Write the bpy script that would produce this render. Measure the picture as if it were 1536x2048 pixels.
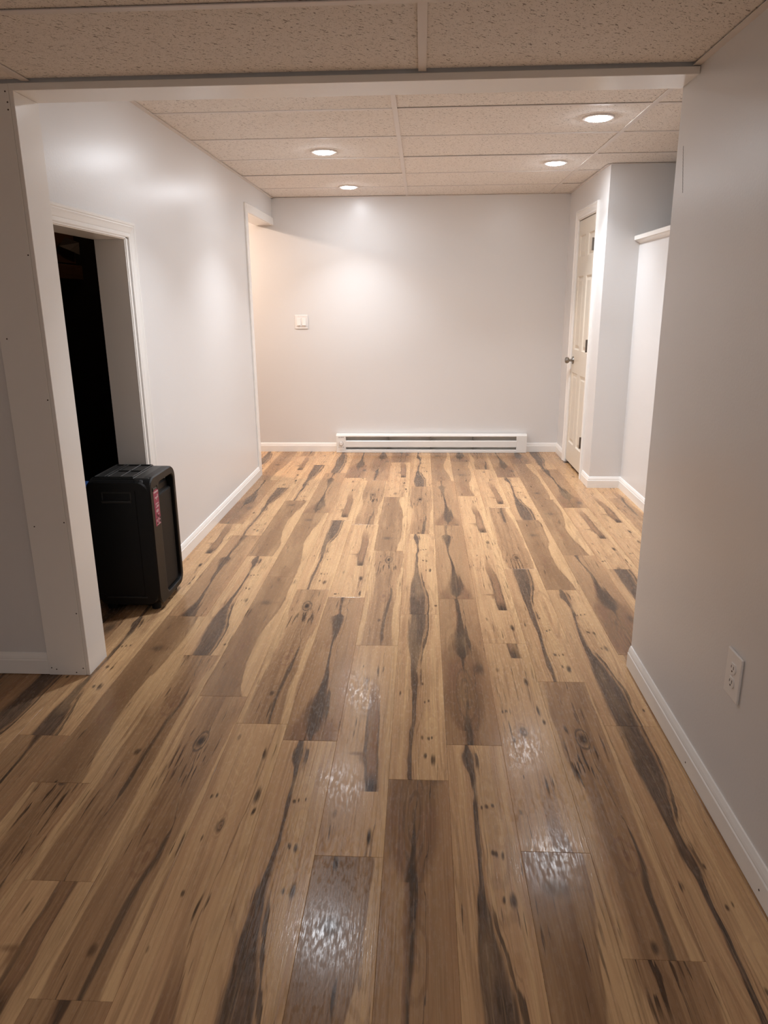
import bpy, bmesh, math, random
from mathutils import Vector, Matrix

random.seed(7)
for o in list(bpy.data.objects):
    bpy.data.objects.remove(o, do_unlink=True)
SC = bpy.context.scene
COL = SC.collection

# ------------------------------------------------------------------ camera
cam_d = bpy.data.cameras.new('camera')
cam = bpy.data.objects.new('camera', cam_d)
COL.objects.link(cam)
R_ = Vector((0.99871434, 0.04997995, -0.00846578))
U_ = Vector((-0.00565668, 0.27584261, 0.96118617))
F_ = Vector((-0.05037526, 0.95990253, -0.27577069))
mw = Matrix(((R_.x, U_.x, -F_.x, 0), (R_.y, U_.y, -F_.y, 0), (R_.z, U_.z, -F_.z, 1.36773), (0, 0, 0, 1)))
cam.matrix_world = mw
cam_d.sensor_fit = 'VERTICAL'
cam_d.sensor_height = 36.0
cam_d.lens = 36.0 * 1460.862 / 2048.0
cam_d.clip_start = 0.02
cam_d.clip_end = 60
SC.camera = cam

# ------------------------------------------------------------------ world, exposure
w = bpy.data.worlds.new('world')
SC.world = w
w.use_nodes = True
w.node_tree.nodes['Background'].inputs[0].default_value = (0.01, 0.01, 0.012, 1)
w.node_tree.nodes['Background'].inputs[1].default_value = 0.2
SC.view_settings.view_transform = 'Standard'
SC.view_settings.look = 'None'
SC.view_settings.gamma = 1.0
SC.view_settings.use_curve_mapping = False
SC.view_settings.exposure = 0.90
SC.cycles.use_denoising = True
SC.cycles.max_bounces = 10
SC.cycles.diffuse_bounces = 7
SC.cycles.sample_clamp_indirect = 8.0
LAMP_STRENGTH = 90.0         # radiance of the LED lenses
LAMP_WATTS = 4.7             # downward beam of each LED light
NEAR_FILL_STRENGTH = 3.4         # glow of the unseen fill lamp added behind the camera
WARM_STRENGTH = 145.0         # lamp of the room beyond the far left opening

# ------------------------------------------------------------------ colour helper
def lin(r, g, b):
    def f(c):
        c /= 255.0
        return c / 12.92 if c <= 0.04045 else ((c + 0.055) / 1.055) ** 2.4
    return (f(r), f(g), f(b), 1.0)

# ------------------------------------------------------------------ node helper
class NB:
    def __init__(self, mat):
        mat.use_nodes = True
        self.t = mat.node_tree
        self.t.nodes.clear()
        self.out = self.t.nodes.new('ShaderNodeOutputMaterial')

    def new(self, k, **kw):
        n = self.t.nodes.new(k)
        for a, b in kw.items():
            setattr(n, a, b)
        return n

    def put(self, sock, v):
        if isinstance(v, bpy.types.NodeSocket):
            self.t.links.new(v, sock)
        elif v is not None:
            sock.default_value = v

    def m(self, op, a, b=None, c=None, clamp=False):
        n = self.new('ShaderNodeMath', operation=op, use_clamp=clamp)
        self.put(n.inputs[0], a)
        self.put(n.inputs[1], b)
        self.put(n.inputs[2], c)
        return n.outputs[0]

    def add(self, a, b): return self.m('ADD', a, b)
    def sub(self, a, b): return self.m('SUBTRACT', a, b)
    def mul(self, a, b): return self.m('MULTIPLY', a, b)
    def mx(self, a, b): return self.m('MAXIMUM', a, b)
    def ab(self, a): return self.m('ABSOLUTE', a)

    def ss(self, x, a, b, lo=0.0, hi=1.0):
        n = self.new('ShaderNodeMapRange', interpolation_type='SMOOTHSTEP')
        self.put(n.inputs[0], x)
        for i, v in enumerate((a, b, lo, hi)):
            self.put(n.inputs[1 + i], v)
        return n.outputs[0]

    def curve(self, x, pts):
        n = self.new('ShaderNodeFloatCurve')
        self.put(n.inputs[1], x)
        cm = n.mapping.curves[0]
        pts = sorted(pts)
        cm.points[0].location = pts[0]
        cm.points[1].location = pts[-1]
        for p in pts[1:-1]:
            cm.points.new(*p)
        n.mapping.update()
        return n.outputs[0]

    def xyz(self, a, b, c):
        n = self.new('ShaderNodeCombineXYZ')
        for i, v in enumerate((a, b, c)):
            self.put(n.inputs[i], v)
        return n.outputs[0]

    def noise(self, vec, scale=1.0, detail=3.0, rough=0.5, dist=0.0):
        n = self.new('ShaderNodeTexNoise')
        self.put(n.inputs['Vector'], vec)
        n.inputs['Scale'].default_value = scale
        n.inputs['Detail'].default_value = detail
        n.inputs['Roughness'].default_value = rough
        n.inputs['Distortion'].default_value = dist
        return n.outputs['Fac']

    def mix(self, f, a, b):
        n = self.new('ShaderNodeMix', data_type='RGBA')
        self.put(n.inputs[0], f)
        self.put(n.inputs[6], a)
        self.put(n.inputs[7], b)
        return n.outputs[2]

    def objattr(self, name):
        n = self.new('ShaderNodeAttribute', attribute_type='OBJECT', attribute_name=name)
        return n.outputs['Fac']

    def local(self):
        n = self.new('ShaderNodeTexCoord')
        s = self.new('ShaderNodeSeparateXYZ')
        self.t.links.new(n.outputs['Object'], s.inputs[0])
        return n.outputs['Object'], s.outputs[0], s.outputs[1], s.outputs[2]

    def bump(self, h, strength=0.2, dist=0.01):
        n = self.new('ShaderNodeBump')
        n.inputs['Strength'].default_value = strength
        n.inputs['Distance'].default_value = dist
        self.put(n.inputs['Height'], h)
        return n.outputs[0]

    def bsdf(self, color, rough=0.5, normal=None, metal=0.0, spec=0.5, coat=0.0, coat_rough=0.1):
        n = self.new('ShaderNodeBsdfPrincipled')
        self.put(n.inputs['Base Color'], color)
        self.put(n.inputs['Roughness'], rough)
        self.put(n.inputs['Metallic'], metal)
        n.inputs['Specular IOR Level'].default_value = spec
        n.inputs['Coat Weight'].default_value = coat
        n.inputs['Coat Roughness'].default_value = coat_rough
        if normal is not None:
            self.put(n.inputs['Normal'], normal)
        self.t.links.new(n.outputs[0], self.out.inputs[0])
        return n

# ------------------------------------------------------------------ plain materials
def paint(name, col, rough=0.5, bump=0.0, bscale=250.0, spec=0.5, var=0.03):
    m = bpy.data.materials.new(name)
    b = NB(m)
    vec = b.new('ShaderNodeNewGeometry').outputs['Position']
    n1 = b.noise(vec, 2.3, 3)
    dark = tuple(c * (1 - var) for c in col[:3]) + (1,)
    c = b.mix(n1, col, dark)
    nrm = None
    if bump:
        nrm = b.bump(b.noise(vec, bscale, 2), bump, 0.002)
    b.bsdf(c, rough, nrm, spec=spec)
    return m

M = {}
M['wall'] = paint('wall_paint', lin(222, 221, 220), 0.30, 0.14, 130, 0.5, 0.02)
M['trim'] = paint('trim_paint', lin(240, 238, 234), 0.22, 0.04, 90, 0.5, 0.015)
M['door'] = paint('door_paint', lin(222, 214, 199), 0.36, 0.05, 120, 0.5, 0.02)
M['grid'] = paint('grid_white', lin(222, 216, 212), 0.45, 0, 1, 0.4, 0.02)
M['white_metal'] = paint('heater_enamel', lin(233, 233, 230), 0.33, 0, 1, 0.5, 0.015)
M['plastic'] = paint('switch_plastic', lin(234, 232, 229), 0.28, 0, 1, 0.5, 0.01)
M['dark'] = paint('dark_slot', lin(40, 38, 36), 0.6, 0, 1, 0.3, 0.1)
M['grey_in'] = paint('heater_inside', lin(120, 118, 114), 0.5, 0, 1, 0.4, 0.1)
M['grey_print'] = paint('grey_print', lin(168, 165, 165), 0.5, 0, 1, 0.4, 0.05)
M['black'] = paint('speaker_black', lin(13, 12, 12), 0.45, 0.10, 500, 0.3, 0.15)
M['black_panel'] = paint('speaker_panel_black', lin(5, 4, 4), 0.6, 0.05, 400, 0.2, 0.1)
M['black_grey'] = paint('speaker_charcoal', lin(36, 35, 34), 0.40, 0.10, 500, 0.5, 0.1)
M['charcoal_side'] = paint('speaker_side_black', lin(25, 23, 22), 0.55, 0.10, 500, 0.2, 0.1)
M['rubber'] = paint('rubber_black', lin(15, 15, 15), 0.7, 0, 1, 0.3, 0.1)
M['magenta'] = paint('sticker_magenta', lin(150, 38, 80), 0.4, 0, 1, 0.4, 0.15)
M['sticker_white'] = paint('sticker_white', lin(190, 165, 170), 0.4, 0, 1, 0.4, 0.1)
M['blue'] = paint('carton_blue', lin(52, 84, 138), 0.45, 0, 1, 0.4, 0.1)
M['carton_white'] = paint('carton_white', lin(205, 196, 196), 0.5, 0, 1, 0.4, 0.05)
M['carton_red'] = paint('carton_red', lin(130, 40, 55), 0.5, 0, 1, 0.4, 0.05)
M['concrete'] = paint('dark_concrete', lin(70, 62, 56), 0.85, 0.3, 30, 0.2, 0.3)
M['subfloor'] = paint('subfloor_wood', lin(160, 124, 94), 0.5, 0, 1, 0.4, 0.15)
M['hole'] = paint('nail_hole_dark', lin(82, 72, 66), 0.8, 0, 1, 0.1, 0.05)
M['insulation'] = paint('grey_film', lin(150, 135, 130), 0.6, 0.2, 60, 0.3, 0.2)

m = bpy.data.materials.new('brushed_nickel'); b = NB(m)
v, x, y, z = b.local()
b.bsdf(lin(150, 145, 138), b.ss(b.noise(v, 180, 2), 0.3, 0.7, 0.26, 0.38), metal=1.0)
M['nickel'] = m
m = bpy.data.materials.new('dark_hinge_metal'); b = NB(m)
v, x, y, z = b.local()
b.bsdf(lin(112, 104, 96), b.ss(b.noise(v, 180, 2), 0.3, 0.7, 0.35, 0.5), metal=0.85)
M['hinge'] = m

# rough sawn timber in the dark room
m = bpy.data.materials.new('rough_timber'); b = NB(m)
v, x, y, z = b.local()
g = b.noise(b.xyz(b.mul(x, 40), b.mul(y, 3), b.mul(z, 40)), 1.0, 4, 0.6, 0.5)
b.bsdf(b.mix(g, lin(70, 42, 24), lin(128, 84, 48)), 0.8, b.bump(g, 0.3))
M['timber'] = m

# acoustic lay-in tile: white, pitted with short fissures
m = bpy.data.materials.new('acoustic_tile'); b = NB(m)
pos = b.new('ShaderNodeNewGeometry').outputs['Position']
s = b.new('ShaderNodeSeparateXYZ'); b.t.links.new(pos, s.inputs[0])
rot = b.add(b.mul(s.outputs[0], 0.75), b.mul(s.outputs[1], 0.66))
rot2 = b.sub(b.mul(s.outputs[1], 0.75), b.mul(s.outputs[0], 0.66))
fn = b.noise(b.xyz(b.mul(rot, 58), b.mul(rot2, 150), 0.0), 1.0, 2, 0.55, 0.9)
pin = b.noise(pos, 260, 1, 0.5)
pit = b.mx(b.ss(fn, 0.61, 0.67), b.mul(b.ss(pin, 0.64, 0.72), 0.8))
base = b.mix(b.noise(pos, 40, 3), lin(240, 236, 231), lin(228, 222, 216))
b.bsdf(b.mix(b.mul(pit, 0.75), base, lin(104, 90, 80)), 0.9, b.bump(b.m('SUBTRACT', 1.0, pit), 0.5, 0.004), spec=0.2)
M['tile'] = m

def emitter(name, col, strength):
    m = bpy.data.materials.new(name); b = NB(m)
    e = b.new('ShaderNodeEmission')
    e.inputs[0].default_value = col
    e.inputs[1].default_value = strength
    b.t.links.new(e.outputs[0], b.out.inputs[0])
    return m
M['led'] = emitter('led_lens', (0.945, 0.985, 1.045, 1), LAMP_STRENGTH)
M['fill_bulb'] = emitter('fill_glass', (1.0, 0.72, 0.45, 1), 20.0)
M['near'] = emitter('near_fill_glow', (1.0, 0.88, 0.80, 1), NEAR_FILL_STRENGTH)
M['warm'] = emitter('warm_lens', (1.0, 0.75, 0.58, 1), WARM_STRENGTH)

# ------------------------------------------------------------------ printed vinyl plank materials
PW, PL = 0.1772, 1.2018
SAP, TAN, TAN2 = lin(219, 181, 138), lin(198, 158, 121), lin(183, 143, 109)
BRN, BRN2, RED, STK, KNOT = lin(175, 140, 107), lin(143, 111, 84), lin(143, 107, 84), lin(80, 67, 57), lin(52, 40, 33)

def plank_material(kind):
    m = bpy.data.materials.new('printed_plank_' + kind)
    b = NB(m)
    vec, x, y, z = b.local()
    seed = b.objattr('seed')
    tone = b.objattr('tone')
    s = b.add(y, b.objattr('shift'))
    u0 = b.m('DIVIDE', x, PW)
    zs = b.mul(seed, 7.31)
    # slow sideways wander of the figure and fine jitter of every edge
    wob = b.mul(b.sub(b.noise(b.xyz(b.mul(x, 6), b.mul(y, 3.2), zs), 1, 2), 0.5), 0.17)
    jit = b.mul(b.sub(b.noise(b.xyz(b.mul(x, 70), b.mul(y, 3.5), zs), 1, 2, 0.55), 0.5), 0.12)
    u = b.add(u0, b.add(wob, jit))
    fine = b.noise(b.xyz(b.mul(b.add(x, b.mul(wob, 0.06)), 230), b.mul(y, 2.2), zs), 1, 2, 0.55)
    mid = b.noise(b.xyz(b.mul(b.add(x, b.mul(wob, 0.1)), 60), b.mul(y, 1.5), zs), 1, 2, 0.55)
    pore = b.noise(b.xyz(b.mul(x, 600), b.mul(y, 9), zs), 1, 2, 0.5)

    def per(p):
        return b.m('FLOORED_MODULO', s, p)

    def dist(t, uc, sc, ru, rs, jitter=True):
        a = b.m('DIVIDE', b.sub(u if jitter else u0, uc), ru)
        c = b.m('DIVIDE', b.sub(t, sc), rs)
        return b.m('SQRT', b.add(b.mul(a, a), b.mul(c, c)))

    def spot(t, uc, sc, ru, rs, soft=0.6):
        return b.ss(dist(t, uc, sc, ru, rs), 1.0 + soft * 0.5, 1.0 - soft, 0, 1)

    def band(t, p, cpts, wpts, soft=0.25, side=0.0):
        tn = b.m('DIVIDE', t, p)
        c = b.curve(tn, [(q / p, v) for q, v in cpts])
        wv = b.curve(tn, [(q / p, v) for q, v in wpts])
        d = b.ab(b.sub(u, b.add(c, side)))
        return b.ss(b.m('DIVIDE', d, b.mx(wv, 0.004)), 1 + soft, 1 - soft, 0, 1), c, wv

    def rings(t, uc, sc, ru, rs, freq, reach):
        d = dist(t, uc, sc, ru, rs)
        r = b.m('SINE', b.mul(d, freq))
        return b.mul(b.ss(r, 0.2, 0.9), b.ss(d, reach, reach * 0.4, 0, 1))

    def over(col, mask, c, k=1.0):
        return b.mix(b.mul(mask, k) if k != 1.0 else mask, col, c)

    if kind == 'streak':
        P = 2.4
        t = per(P)
        col = b.mix(b.ss(mid, 0.3, 0.72), SAP, TAN)
        cp = [(0, .34), (.2, .35), (.45, .40), (.62, .37), (.7, .37), (.9, .42), (1.2, .46), (1.45, .45), (1.6, .40), (1.75, .37), (2.0, .40), (2.2, .44), (2.32, .38), (2.4, .36)]
        wp = [(0, .036), (.3, .038), (.5, .045), (.6, .08), (.68, .06), (.8, .11), (.95, .18), (1.2, .20), (1.42, .215), (1.58, .15), (1.7, .085), (1.82, .045), (2.1, .036), (2.26, .055), (2.32, .09), (2.37, .06), (2.4, .04)]
        col = over(col, b.ss(b.sub(u, .12), 0.08, 0.0, 0, 1), TAN2, .35)
        body, c, wv = band(t, P, cp, wp, 0.22)
        halo = b.ss(b.m('DIVIDE', b.ab(b.sub(u, c)), b.add(b.mul(wv, 1.5), .03)), 1.2, 0.6, 0, 1)
        col = over(col, halo, TAN2, .55)
        # wavy contour lines to the right of the streak
        off = b.sub(b.sub(u, c), wv)
        ln = b.ss(b.m('SINE', b.mul(off, 115.0)), 0.35, 0.95)
        lnm = b.mul(b.ss(off, 0.0, 0.02), b.ss(off, 0.24, 0.05, 0, 1))
        col = over(col, b.mul(ln, lnm), BRN2, .55)
        col = over(col, b.mul(b.mul(b.ss(b.ab(b.sub(off, .055)), .034, .014, 0, 1), b.ss(wv, .05, .09)), 1.0), STK, .85)
        inner = b.mix(b.ss(b.noise(b.xyz(b.mul(u, 18), b.mul(y, 9), zs), 1, 4, 0.65, 1.2), 0.35, 0.68), STK, lin(116, 96, 82))
        col = over(col, body, inner, .96)
        for uc, sc in ((.70, .30), (.66, 2.02), (.62, 2.17)):
            col = over(col, b.ss(dist(t, uc, sc, .2, .085), 1.2, .5, 0, 1), SAP, .8)
            col = over(col, rings(t, uc + .03, sc - .01, .1, .05, 6.0, 2.2), TAN2, .28)
        for uc, sc, ru, rs in ((.55, .22, .03, .014), (.66, .215, .022, .012), (.74, .22, .02, .01), (.60, .12, .028, .016), (.74, .10, .05, .03), (.62, .44, .02, .011), (.70, .45, .02, .011), (.55, .57, .022, .012), (.6, 1.92, .024, .013), (.70, 1.915, .03, .018), (.57, 1.925, .02, .012), (.52, 2.10, .02, .01), (.60, 2.105, .022, .011), (.70, 2.11, .02, .01), (.78, 1.77, .05, .028), (.66, 1.77, .025, .014), (.12, .5, .02, .02), (.9, 1.3, .04, .012)):
            col = over(col, spot(t, uc, sc, ru, rs, .7), KNOT, .85)
    elif kind == 'heart':
        P = 1.9
        t = per(P)
        col = b.mix(b.ss(mid, 0.3, 0.7), BRN, b.mix(0.5, TAN2, BRN))
        col = over(col, b.ss(u0, .74, .95), TAN2, .7)
        body, c, wv = band(t, P, [(0, .45), (.3, .42), (.5, .48), (.8, .5), (1.1, .46), (1.4, .40), (1.9, .45)],
                           [(0, .16), (.08, .30), (.2, .40), (.44, .40), (.5, .44), (.62, .30), (.70, .20), (.85, .08), (1.0, .035), (1.2, .04), (1.32, .09), (1.46, .15), (1.5, .04), (1.6, .05), (1.75, .10), (1.9, .14)], 0.30)
        tone2 = b.mix(b.ss(b.noise(b.xyz(b.mul(u, 3), b.mul(y, 5), zs), 1, 3), .4, .65), BRN2, RED)
        col = over(col, body, tone2, .9)
        core, _, _ = band(t, P, [(0, .43), (.6, .5), (.9, .5), (1.1, .46), (1.4, .41), (1.9, .45)],
                          [(0, .09), (.06, .04), (.5, .03), (.56, .14), (.66, .16), (.8, .08), (.95, .038), (1.2, .03), (1.34, .08), (1.46, .14), (1.5, .03), (1.7, .045), (1.9, .07)], 0.5)
        col = over(col, core, STK, .9)
        side, _, _ = band(t, P, [(0, .62), (.6, .70), (.8, .64), (1.9, .62)], [(0, .004), (.58, .004), (.64, .025), (.76, .03), (.84, .004), (1.9, .004)], .4)
        col = over(col, side, STK, .8)
        col = over(col, rings(t, .45, .24, .085, .09, 7.0, 4.2), b.mix(.6, BRN2, STK), .6)
        col = over(col, rings(t, .5, 1.68, .12, .09, 7.0, 2.6), BRN2, .5)
        col = over(col, spot(t, .42, .02, .10, .055, .8), STK, .9)
        col = over(col, spot(t, .80, .43, .12, .05, .9), STK, .75)
    elif kind == 'knot':
        P = 1.52
        t = per(P)
        col = b.mix(b.ss(mid, 0.32, 0.72), b.mix(.35, SAP, TAN), TAN)
        col = over(col, b.ss(u, .83, .9), SAP, .8)
        col = over(col, b.ss(u, .16, .05, 0, 1), TAN2, .5)
        ch = b.m('SINE', b.mul(b.add(t, b.mul(b.ab(b.sub(u, .45)), -.34)), 120.0))
        col = over(col, b.mul(b.mul(b.ss(ch, .6, 1.0), b.ss(b.ab(b.sub(u, .45)), .24, .05, 0, 1)), b.ss(b.ab(b.sub(t, 1.15)), .3, .1, 0, 1)), SAP, .6)
        smear, c, wv = band(t, P, [(0, .69), (.2, .66), (.4, .64), (.7, .56), (1.52, .70)],
                            [(0, .085), (.10, .12), (.3, .115), (.5, .11), (.66, .06), (.72, .004), (1.45, .004), (1.5, .06), (1.52, .085)], .28)
        sm = b.mul(smear, b.ss(t, .78, .42, .0, 1))
        col = over(col, sm, b.mix(b.ss(mid, .4, .6), RED, BRN2), .88)
        edge = b.ss(b.ab(b.sub(b.ab(b.sub(u, c)), b.mul(wv, .92))), .03, .008, 0, 1)
        col = over(col, b.mul(edge, b.ss(t, .6, .3, 0, 1)), STK, .6)
        col = over(col, b.mul(spot(t, .68, .02, .13, .07, .95), 1.0), KNOT, .95)
        col = over(col, spot(t, .44, .185, .2, .011, .8), BRN2, .8)
        col = over(col, spot(t, .50, .165, .07, .035, .9), BRN2, .75)
        for uc, sc, ru, rs, k in ((.60, .72, .02, .05, .9), (.70, .735, .016, .03, .8), (.30, .76, .018, .012, .8), (.46, 1.0, .065, .030, .85), (.14, 1.12, .03, .012, .9), (.22, 1.125, .02, .012, .9), (.76, 1.33, .05, .035, .95), (.74, 1.25, .03, .07, .45), (.85, 1.13, .03, .04, .9), (.88, 1.06, .022, .018, .9), (.26, .95, .02, .016, .8), (.12, .6, .02, .012, .7), (.30, .30, .016, .03, .6), (.2, 1.42, .04, .02, .5)):
            col = over(col, spot(t, uc, sc, ru, rs, .7), KNOT, k)
        col = over(col, rings(t, .46, 1.0, .05, .03, 5.0, 2.8), TAN2, .6)
        ln2, _, _ = band(t, P, [(0, .8), (.8, .68), (1.1, .78), (1.52, .82)], [(0, .004), (.78, .006), (.9, .008), (1.3, .008), (1.4, .004), (1.52, .004)], .5)
        col = over(col, ln2, BRN2, .7)
    elif kind == 'eye':
        P = 1.7
        t = per(P)
        col = b.mix(b.ss(mid, 0.3, 0.68), b.mix(.5, TAN, TAN2), BRN)
        dk, _, _ = band(t, P, [(0, .5), (.5, .5), (1.0, .48), (1.7, .5)], [(0, .34), (.3, .36), (.55, .2), (.8, .32), (1.1, .42), (1.4, .30), (1.7, .34)], .5)
        col = over(col, dk, b.mix(b.ss(mid, .35, .65), BRN, BRN2), .65)
        sapR, _, _ = band(t, P, [(0, .97), (.3, .88), (.6, .93), (.85, .98), (1.7, .97)], [(0, .10), (.3, .07), (.6, .07), (.9, .03), (1.3, .04), (1.7, .10)], .35)
        col = over(col, sapR, SAP, .85)
        sapL, _, _ = band(t, P, [(0, .04), (.5, .08), (1.0, .04), (1.7, .04)], [(0, .10), (.4, .05), (.7, .13), (.95, .05), (1.3, .05), (1.7, .10)], .45)
        col = over(col, sapL, SAP, .75)
        cv, _, _ = band(t, P, [(0, .60), (.15, .60), (.36, .63), (.5, .70), (.58, .70), (.75, .6), (1.7, .6)],
                        [(0, .03), (.12, .04), (.3, .04), (.42, .045), (.5, .035), (.56, .022), (.6, .004), (1.65, .004), (1.7, .03)], .55)
        col = over(col, cv, STK, .85)
        col = over(col, rings(t, .52, .48, .09, .045, 5.5, 2.4), RED, .65)
        col = over(col, spot(t, .52, .48, .06, .03, .9), RED, .6)
        dash = b.noise(b.xyz(b.mul(u0, 21), b.mul(s, 7.5), zs), 1, 1, .4)
        col = over(col, b.mul(b.mul(b.ss(dash, .58, .64), b.ss(b.ab(b.sub(t, .88)), .13, .05, 0, 1)), b.ss(b.ab(b.sub(u0, .46)), .42, .28, 0, 1)), KNOT, .85)
        col = over(col, rings(t, .50, 1.0, .085, .042, 6.0, 2.2), STK, .95)
        col = over(col, spot(t, .50, 1.0, .075, .034, .7), KNOT, .98)
        for uc, sc, ru, rs in ((.70, 1.15, .02, .045), (.24, 1.05, .015, .03), (.85, .98, .014, .06), (.2, .8, .014, .06), (.30, .1, .016, .05), (.46, .2, .05, .02)):
            col = over(col, spot(t, uc, sc, ru, rs, .7), KNOT, .75)
    else:  # 'band': brown heartwood with a pale sapwood band along the right
        P = 1.4
        t = per(P)
        col = b.mix(b.ss(mid, 0.3, 0.7), BRN, b.mix(.55, BRN, BRN2))
        dk, _, _ = band(t, P, [(0, .4), (.4, .45), (.8, .35), (1.4, .4)], [(0, .15), (.3, .3), (.6, .16), (.9, .28), (1.4, .15)], .6)
        col = over(col, dk, BRN2, .7)
        tn = b.m('DIVIDE', t, P)
        bd = b.curve(tn, [(0, .80), (.12, .84), (.25, .74), (.42, .62), (.55, .64), (.7, .78), (.85, .84), (1, .80)])
        e = b.sub(u, bd)
        col = over(col, b.ss(b.ab(e), .06, .01, 0, 1), BRN2, .5)
        col = over(col, b.ss(e, -.005, .03), b.mix(b.ss(mid, .3, .7), SAP, b.mix(.5, SAP, TAN)), .95)
        col = over(col, rings(t, .36, .62, .1, .075, 6.0, 2.6), RED, .6)
        col = over(col, spot(t, .36, .62, .07, .04, .9), RED, .7)
        col = over(col, spot(t, .38, 1.08, .16, .03, .95), STK, .75)
        col = over(col, spot(t, .66, 1.08, .12, .012, .8), BRN2, .8)
        for uc, sc, ru, rs in ((.40, .2, .024, .013), (.22, .45, .014, .04), (.55, .9, .014, .05), (.3, 1.28, .02, .03)):
            col = over(col, spot(t, uc, sc, ru, rs, .7), KNOT, .85)
    # grain over everything: broad tone drift, figure lines that follow a stretched field, fine fibres, pores
    broad = b.noise(b.xyz(b.mul(x, 11), b.mul(y, 1.5), b.add(zs, 3.7)), 1, 3, 0.55)
    col = b.mix(b.mul(b.ss(broad, .50, .75), .28), col, BRN2)
    col = b.mix(b.mul(b.ss(broad, .48, .30, 0, 1), .22), col, SAP)
    fld = b.noise(b.xyz(b.mul(u0, 1.9), b.mul(y, .85), b.add(zs, 1.3)), 1, 1, 0.4)
    figl = b.m('SINE', b.add(b.mul(fld, 95.0), b.mul(mid, 5.0)))
    figm = b.ss(b.noise(b.xyz(b.mul(x, 9), b.mul(y, 2.4), b.add(zs, 9.1)), 1, 2), .38, .62)
    col = b.mix(b.mul(b.mul(b.ss(figl, .1, .95), figm), .24), col, lin(118, 86, 64))
    col = b.mix(b.mul(b.ss(fine, .46, .72), .27), col, lin(118, 90, 67))
    col = b.mix(b.mul(b.ss(fine, .46, .28, 0, 1), .18), col, SAP)
    fleck = b.noise(b.xyz(b.mul(x, 120), b.mul(y, 5), b.add(zs, 5.0)), 1, 2, .5)
    col = b.mix(b.mul(b.mul(b.ss(fleck, .655, .72), figm), .7), col, KNOT)
    col = b.mix(b.mul(b.ss(pore, .62, .76), .18), col, KNOT)
    hs = b.new('ShaderNodeHueSaturation')
    hs.inputs['Saturation'].default_value = 1.05
    b.put(hs.inputs['Value'], b.mul(tone, .80))
    b.put(hs.inputs['Color'], col)
    emboss = b.add(b.mul(fine, .6), b.mul(pore, .6))
    scratch = b.noise(b.xyz(b.mul(x, 240), b.mul(y, 60), zs), 1, 2, .5)
    rough = b.ss(b.noise(b.xyz(b.mul(x, 150), b.mul(y, 38), zs), 1, 2), .36, .62, .14, .28)
    b.bsdf(hs.outputs[0], rough, b.bump(b.add(emboss, b.mul(scratch, .5)), .13, .0013), spec=.14)
    return m

PLANKM = {k: plank_material(k) for k in ('streak', 'heart', 'knot', 'eye', 'band')}

# ------------------------------------------------------------------ mesh helpers
def link(name, me, mat=None, parent=None, loc=(0, 0, 0), rot=(0, 0, 0)):
    o = bpy.data.objects.new(name, me)
    COL.objects.link(o)
    if mat is not None and me is not None and len(me.materials) == 0:
        me.materials.append(mat)
    o.parent = parent
    o.location = loc
    o.rotation_euler = rot
    return o

def bm_obj(name, bm, mat, parent=None, loc=(0, 0, 0), rot=(0, 0, 0), smooth=False):
    bmesh.ops.recalc_face_normals(bm, faces=bm.faces)
    me = bpy.data.meshes.new(name)
    bm.to_mesh(me)
    bm.free()
    if smooth:
        for p in me.polygons:
            p.use_smooth = True
    return link(name, me, mat, parent, loc, rot)

def box(bm, a, b, bev=0.0, seg=1):
    x0, y0, z0 = [min(p, q) for p, q in zip(a, b)]
    x1, y1, z1 = [max(p, q) for p, q in zip(a, b)]
    r = bmesh.ops.create_cube(bm, size=1.0)
    for v in r['verts']:
        v.co = Vector((x0 if v.co.x < 0 else x1, y0 if v.co.y < 0 else y1, z0 if v.co.z < 0 else z1))
    if bev > 0:
        es = {e for v in r['verts'] for e in v.link_edges}
        bmesh.ops.bevel(bm, geom=list(es), offset=bev, segments=seg, affect='EDGES', profile=0.5)

def boxes(name, lst, mat, parent=None, bev=0.0, seg=1, loc=(0, 0, 0), rot=(0, 0, 0)):
    bm = bmesh.new()
    for a, b_ in lst:
        box(bm, a, b_, bev, seg)
    return bm_obj(name, bm, mat, parent, loc, rot)

def cyl(bm, p0, p1, r0, r1=None, seg=24, cap=True):
    p0, p1 = Vector(p0), Vector(p1)
    r1 = r0 if r1 is None else r1
    d = (p1 - p0)
    q = d.to_track_quat('Z', 'Y')
    a, c = [], []
    for i in range(seg):
        t = 2 * math.pi * i / seg
        e = Vector((math.cos(t), math.sin(t), 0))
        a.append(bm.verts.new(p0 + q @ (e * r0)))
        c.append(bm.verts.new(p1 + q @ (e * r1)))
    for i in range(seg):
        j = (i + 1) % seg
        bm.faces.new((a[i], a[j], c[j], c[i]))
    if cap:
        bm.faces.new(a[::-1])
        bm.faces.new(c)

def sweep(bm, profile, path, closed_path=False):
    """profile: (out, up) pairs; path: list of (point, out_dir, up_dir)."""
    rings_ = []
    for p, od, ud in path:
        p, od, ud = Vector(p), Vector(od), Vector(ud)
        rings_.append([bm.verts.new(p + od * a + ud * c) for a, c in profile])
    n = len(profile)
    for k in range(len(rings_) - (0 if closed_path else 1)):
        r0, r1 = rings_[k], rings_[(k + 1) % len(rings_)]
        for i in range(n):
            j = (i + 1) % n
            bm.faces.new((r0[i], r0[j], r1[j], r1[i]))
    if not closed_path:
        bm.faces.new(rings_[0][::-1])
        bm.faces.new(rings_[-1])

def tag(o, label=None, cat=None, group=None, kind=None):
    if label: o['label'] = label
    if cat: o['category'] = cat
    if group: o['group'] = group
    if kind: o['kind'] = kind
    return o

def empty(name, loc=(0, 0, 0), rot=(0, 0, 0), parent=None):
    o = bpy.data.objects.new(name, None)
    COL.objects.link(o)
    o.location = loc
    o.rotation_euler = rot
    o.empty_display_size = 0.1
    o.parent = parent
    return o

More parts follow.
